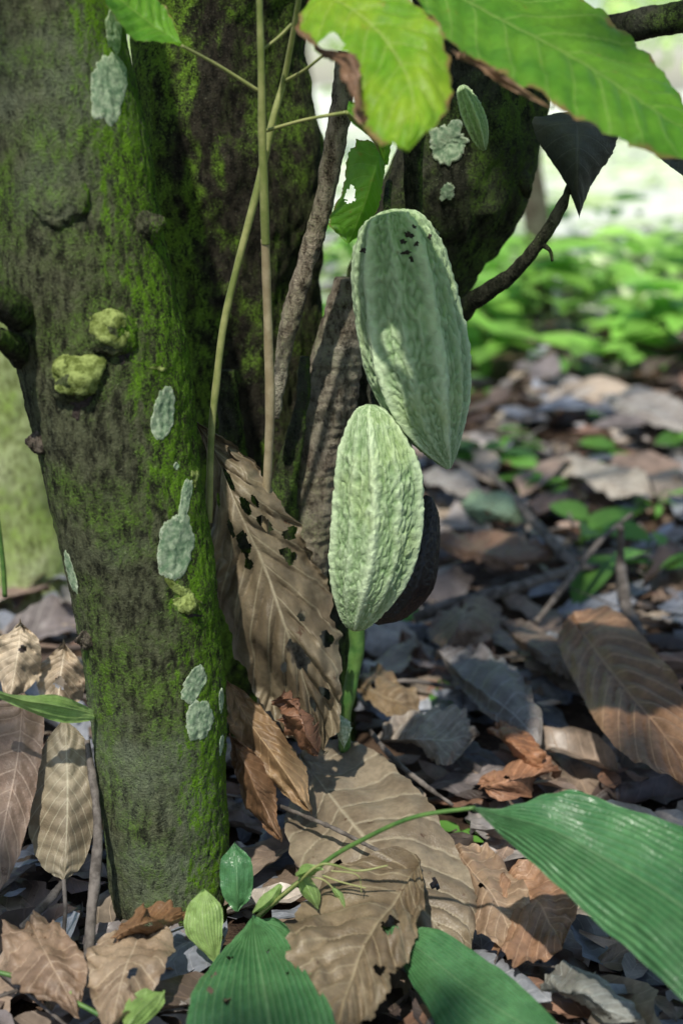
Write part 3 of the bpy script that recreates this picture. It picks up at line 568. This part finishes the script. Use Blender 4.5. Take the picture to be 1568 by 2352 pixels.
# ---------------- seedlings / undergrowth ---------------
def plant(b,p,h,n,ll,col,nu=6,nv=4):
    for i in range(n):
        a=random.uniform(0,6.28); q=p+Vector((random.gauss(0,h*.3),random.gauss(0,h*.3),h*random.uniform(.5,1.1)))
        d=Vector((math.cos(a),math.sin(a),random.uniform(-.2,.5))); l=ll*random.uniform(.5,1.2); s=random.uniform(.65,1.3)
        sleaf(b,q,d,Vector((random.gauss(0,.3),random.gauss(0,.3)-.15,1)),l,l*random.uniform(.35,.5),nu,nv,bend=.25,cup=.2,col=(col[0]*s,col[1]*s,col[2]*s,1))
        if nu>5: tube(b,[p,(p+q)/2+Vector((0,0,h*.1)),q],[.0015]*3,rings=5,seg=5,cap=False,col=(col[0]*.6,col[1]*.6,col[2]*.5,1))
b=B()
g1=(.14,.34,.06)
for (a,bb,z,n,h,l) in [(1090,1120,0,7,.09,.15),(1160,1110,0,6,.08,.13),(1330,1270,0,5,.08,.12),(1460,1370,0,5,.09,.13),(1260,1190,0,5,.08,.10),(1050,1950,0,6,.02,.035),(1180,1790,0,3,.02,.03),(990,1640,0,3,.04,.03),(1400,1070,0,7,.05,.08),(1550,1060,0,7,.06,.09),(900,1470,0,6,.05,.11),(1500,1200,0,5,.06,.07),(1370,1000,0,5,.05,.08),(1200,1050,0,5,.06,.10),(1480,1290,0,3,.07,.08),(1300,1150,0,4,.05,.06),(1120,930,0,5,.08,.1),(1450,1180,0,5,.05,.06),(1520,860,0,6,.08,.12),(1250,900,0,5,.08,.1)]:
    plant(b,G(a,bb,z),h,n,l,g1)
b.obj('forest_seedlings',M_ug)
b=B()
for i in range(105):
    y=random.uniform(4.2,6.4); x=random.uniform(-.6,.62)*y
    plant(b,Vector((x,y,gh(x,y))),random.uniform(.10,.42),9,.25,(.26,.54,.09))
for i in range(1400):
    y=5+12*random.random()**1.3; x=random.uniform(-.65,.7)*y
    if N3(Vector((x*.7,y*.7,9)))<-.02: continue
    f=min(1,max(0,(y-5.5)/3.5)); c=random.choice([(.40,.70,.16),(.54,.78,.28),(.32,.58,.13),(.70,.82,.46)]); c=tuple(c[k]*(1-f)+(.76,.88,.58)[k]*f for k in range(3))  # whitens with distance: sun overexposure put into the leaf colour
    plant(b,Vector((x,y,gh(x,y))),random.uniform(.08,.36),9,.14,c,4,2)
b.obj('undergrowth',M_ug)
YT=empty('young_tree')
b=B(); p,r=tpts([(1240,745,62),(1237,600,58),(1228,480,62),(1215,380,60),(1225,200,52),(1260,-100,46)],5.4); p.append(p[-1]+Vector((.2,0,1.6))); r.append(.03)
tube(b,p,r,rings=60,seg=20,lump=.1,lf=5); b.obj('trunk',M_barkB,YT)
b=B(); top=p[-1]
for i in range(500):
    q=top+Vector((random.gauss(0,.7),random.gauss(0,.7),random.gauss(.1,.45)))
    sleaf(b,q,Vector((random.gauss(0,1),random.gauss(0,1),-.3)),Vector((random.gauss(0,.4),random.gauss(0,.4),1)),.2,.08,4,2)
b.obj('foliage',M_can,YT)
# distant trees
b=B()
for i in range(34):
    if i<26: a=rad(-48+i*3.9); dist=random.uniform(17,28)
    else: a=random.uniform(rad(70),rad(290)); dist=random.uniform(10,16)
    base=Vector((math.sin(a)*dist,math.cos(a)*dist,0)); h=random.uniform(3,6); base.z=gh(base.x,base.y)-.1
    tube(b,[base,base+Vector((random.gauss(0,.2),0,h*.5)),base+Vector((random.gauss(0,.4),0,h))],[.14,.11,.06],rings=12,seg=10,mi=1,lump=.1)
    cl=[base+Vector((random.gauss(0,1.5),random.gauss(0,1.5),h*random.uniform(.35,1.2))) for _ in range(13)]
    for c in cl[:6]: tube(b,[base+Vector((0,0,h*.5)),(c+base+Vector((0,0,h*.6)))/2,c],[.05,.035,.02],rings=6,seg=6,mi=1)
    for c in cl:
        s=random.uniform(.7,1.2)
        for k in range(40):
            q=c+Vector((random.gauss(0,.5),random.gauss(0,.5),random.gauss(0,.35)))
            sleaf(b,q,Vector((random.gauss(0,1),random.gauss(0,1),random.gauss(-.3,.4))),Vector((random.gauss(0,.5),random.gauss(0,.5),1)),.32,.17,2,2,col=(.60*s,.80*s,.30*s,1))
b.obj('background_trees',[M_ug,M_barkB])
# ---------------- sun + unseen crown, leaves placed for dappled shade, gaps cut over sun targets -----------------
S=Vector((-.17,-.53,.83)).normalized()
targets=[(400,170,1.75,.14),(330,230,1.75,.11),(570,330,1.75,.05),(690,600,1.55,.06),(670,700,1.55,.06),(730,920,1.6,.07),(720,1060,1.6,.08),(700,1150,1.6,.06),
 (860,1050,1.37,.07),(850,1180,1.37,.08),(850,1300,1.37,.07),(820,1390,1.37,.06),(1000,990,1.38,.06),(860,540,1.38,.03),
 (760,60,1.2,.09),(900,120,1.17,.11),(930,240,1.13,.11),(1000,60,1.25,.10),(1120,40,1.25,.09),(1250,120,1.22,.11),(1400,200,1.2,.12),(1520,270,1.2,.12),(340,60,1.33,.08),
 (60,150,1.3,.05),(110,380,1.3,.05),(60,620,1.3,.04),(270,750,1.3,.04),(170,850,1.3,.04),(430,1390,1.3,.03),(400,1960,1.3,.05),(450,1880,1.3,.03),
 (720,1420,1.45,.04),(640,1560,1.43,.05),(560,1090,1.45,.03),(660,1650,1.43,.04),(160,1780,1.3,.04),(60,1480,1.5,.09),(150,1550,1.5,.08),
 (1000,1830,.05,.05),(1150,1620,.05,.09),(1500,1650,.08,.08),(1350,1500,.08,.06),(1150,1120,.05,.18),(1450,1100,.05,.25),(1300,980,.05,.3),(1500,900,.05,.35),(1200,1280,.05,.07),
 (1500,1350,.05,.08),(1130,1870,.05,.09),(1230,2080,.05,.12),(1250,1850,1.1,.05),(1400,1900,1.05,.06),(1500,2050,1.0,.05),(560,2230,1.1,.06),(470,2120,1.18,.05),(330,2310,1.1,.06),(710,2030,1.2,.04),
 (100,2180,.06,.06),(300,2230,.05,.07),(800,1620,.05,.05),(1020,2100,.03,.07),(50,950,2.3,.35),(60,1150,2.3,.3),(740,300,2.6,.2),(1080,270,1.45,.04),(1400,2250,.03,.08)]
TG=[(P(a,bb,c),r) for a,bb,c,r in targets]
b=B(); cnt=0
for i in range(1900):
    q=Vector((random.uniform(-1.5,2.0),random.uniform(.2,3.4),random.uniform(0,.9))); h=random.uniform(2.4,4.8)
    C=q+S*((h-q.z)/S.z)
    ok=True
    for T,r in TG:
        dv=C-T; 
        if (dv-S*dv.dot(S)).length<r*1.1+.05: ok=False;break
    if not ok: continue
    a=random.uniform(0,6.28); d=Vector((math.cos(a),math.sin(a),random.uniform(-.5,.1)))
    ln=random.uniform(.18,.30)
    sleaf(b,C-d.normalized()*ln*.5,d,Vector((random.gauss(0,.25),random.gauss(0,.25),1)),ln,ln*.4,6,2,bend=.2,cup=.1); cnt+=1
b.obj('shade_crown_leaves',M_can,T2)
print('crown',cnt)
b=B()
for src,nb in ((TR1,5),(TR2,7),(LM,7)):
    zz=max(v.co.z for v in src.data.vertices); tp=[v.co for v in src.data.vertices if v.co.z>zz-.03]; o=sum(tp,Vector())/len(tp)
    for k in range(nb):
        e=Vector((random.uniform(-1.6,1.6),random.uniform(-1.6,1.6),random.uniform(2.8,4.4)))
        m=(o+e)/2+Vector((0,0,.25)); tube(b,[o-Vector((0,0,.08)),m,e],[.028,.015,.005],rings=20,seg=8,lump=.1)
b.obj('crown_branches',M_barkB,T2)
# ---------------- light -----------------
el=math.asin(S.z); az=math.atan2(S.x,S.y)
w=bpy.data.worlds.new("World"); sc.world=w; w.use_nodes=True; nt=w.node_tree
sk=nt.nodes.new('ShaderNodeTexSky'); sk.sky_type='NISHITA'; sk.sun_disc=False; sk.sun_elevation=el; sk.sun_rotation=az%(2*math.pi)
bg=nt.nodes['Background']; nt.links.new(sk.outputs[0],bg.inputs[0]); bg.inputs[1].default_value=.15
l=bpy.data.lights.new('sun','SUN'); l.energy=4.6; l.angle=rad(.9); l.color=(1,.95,.86)
so=bpy.data.objects.new('sun',l); sc.collection.objects.link(so); so.rotation_euler=(-S).to_track_quat('-Z','Y').to_euler(); so.location=S*10
cd=bpy.data.cameras.new('camera'); cam=bpy.data.objects.new('camera',cd); sc.collection.objects.link(cam); sc.camera=cam
cam.location=CAM; cam.rotation_euler=(rad(90)-PT,0,0); cd.sensor_fit='VERTICAL'; cd.sensor_height=36; cd.lens=50.0; cd.clip_start=.02; cd.clip_end=800
cd.dof.use_dof=True; cd.dof.focus_distance=1.47; cd.dof.aperture_fstop=3.2
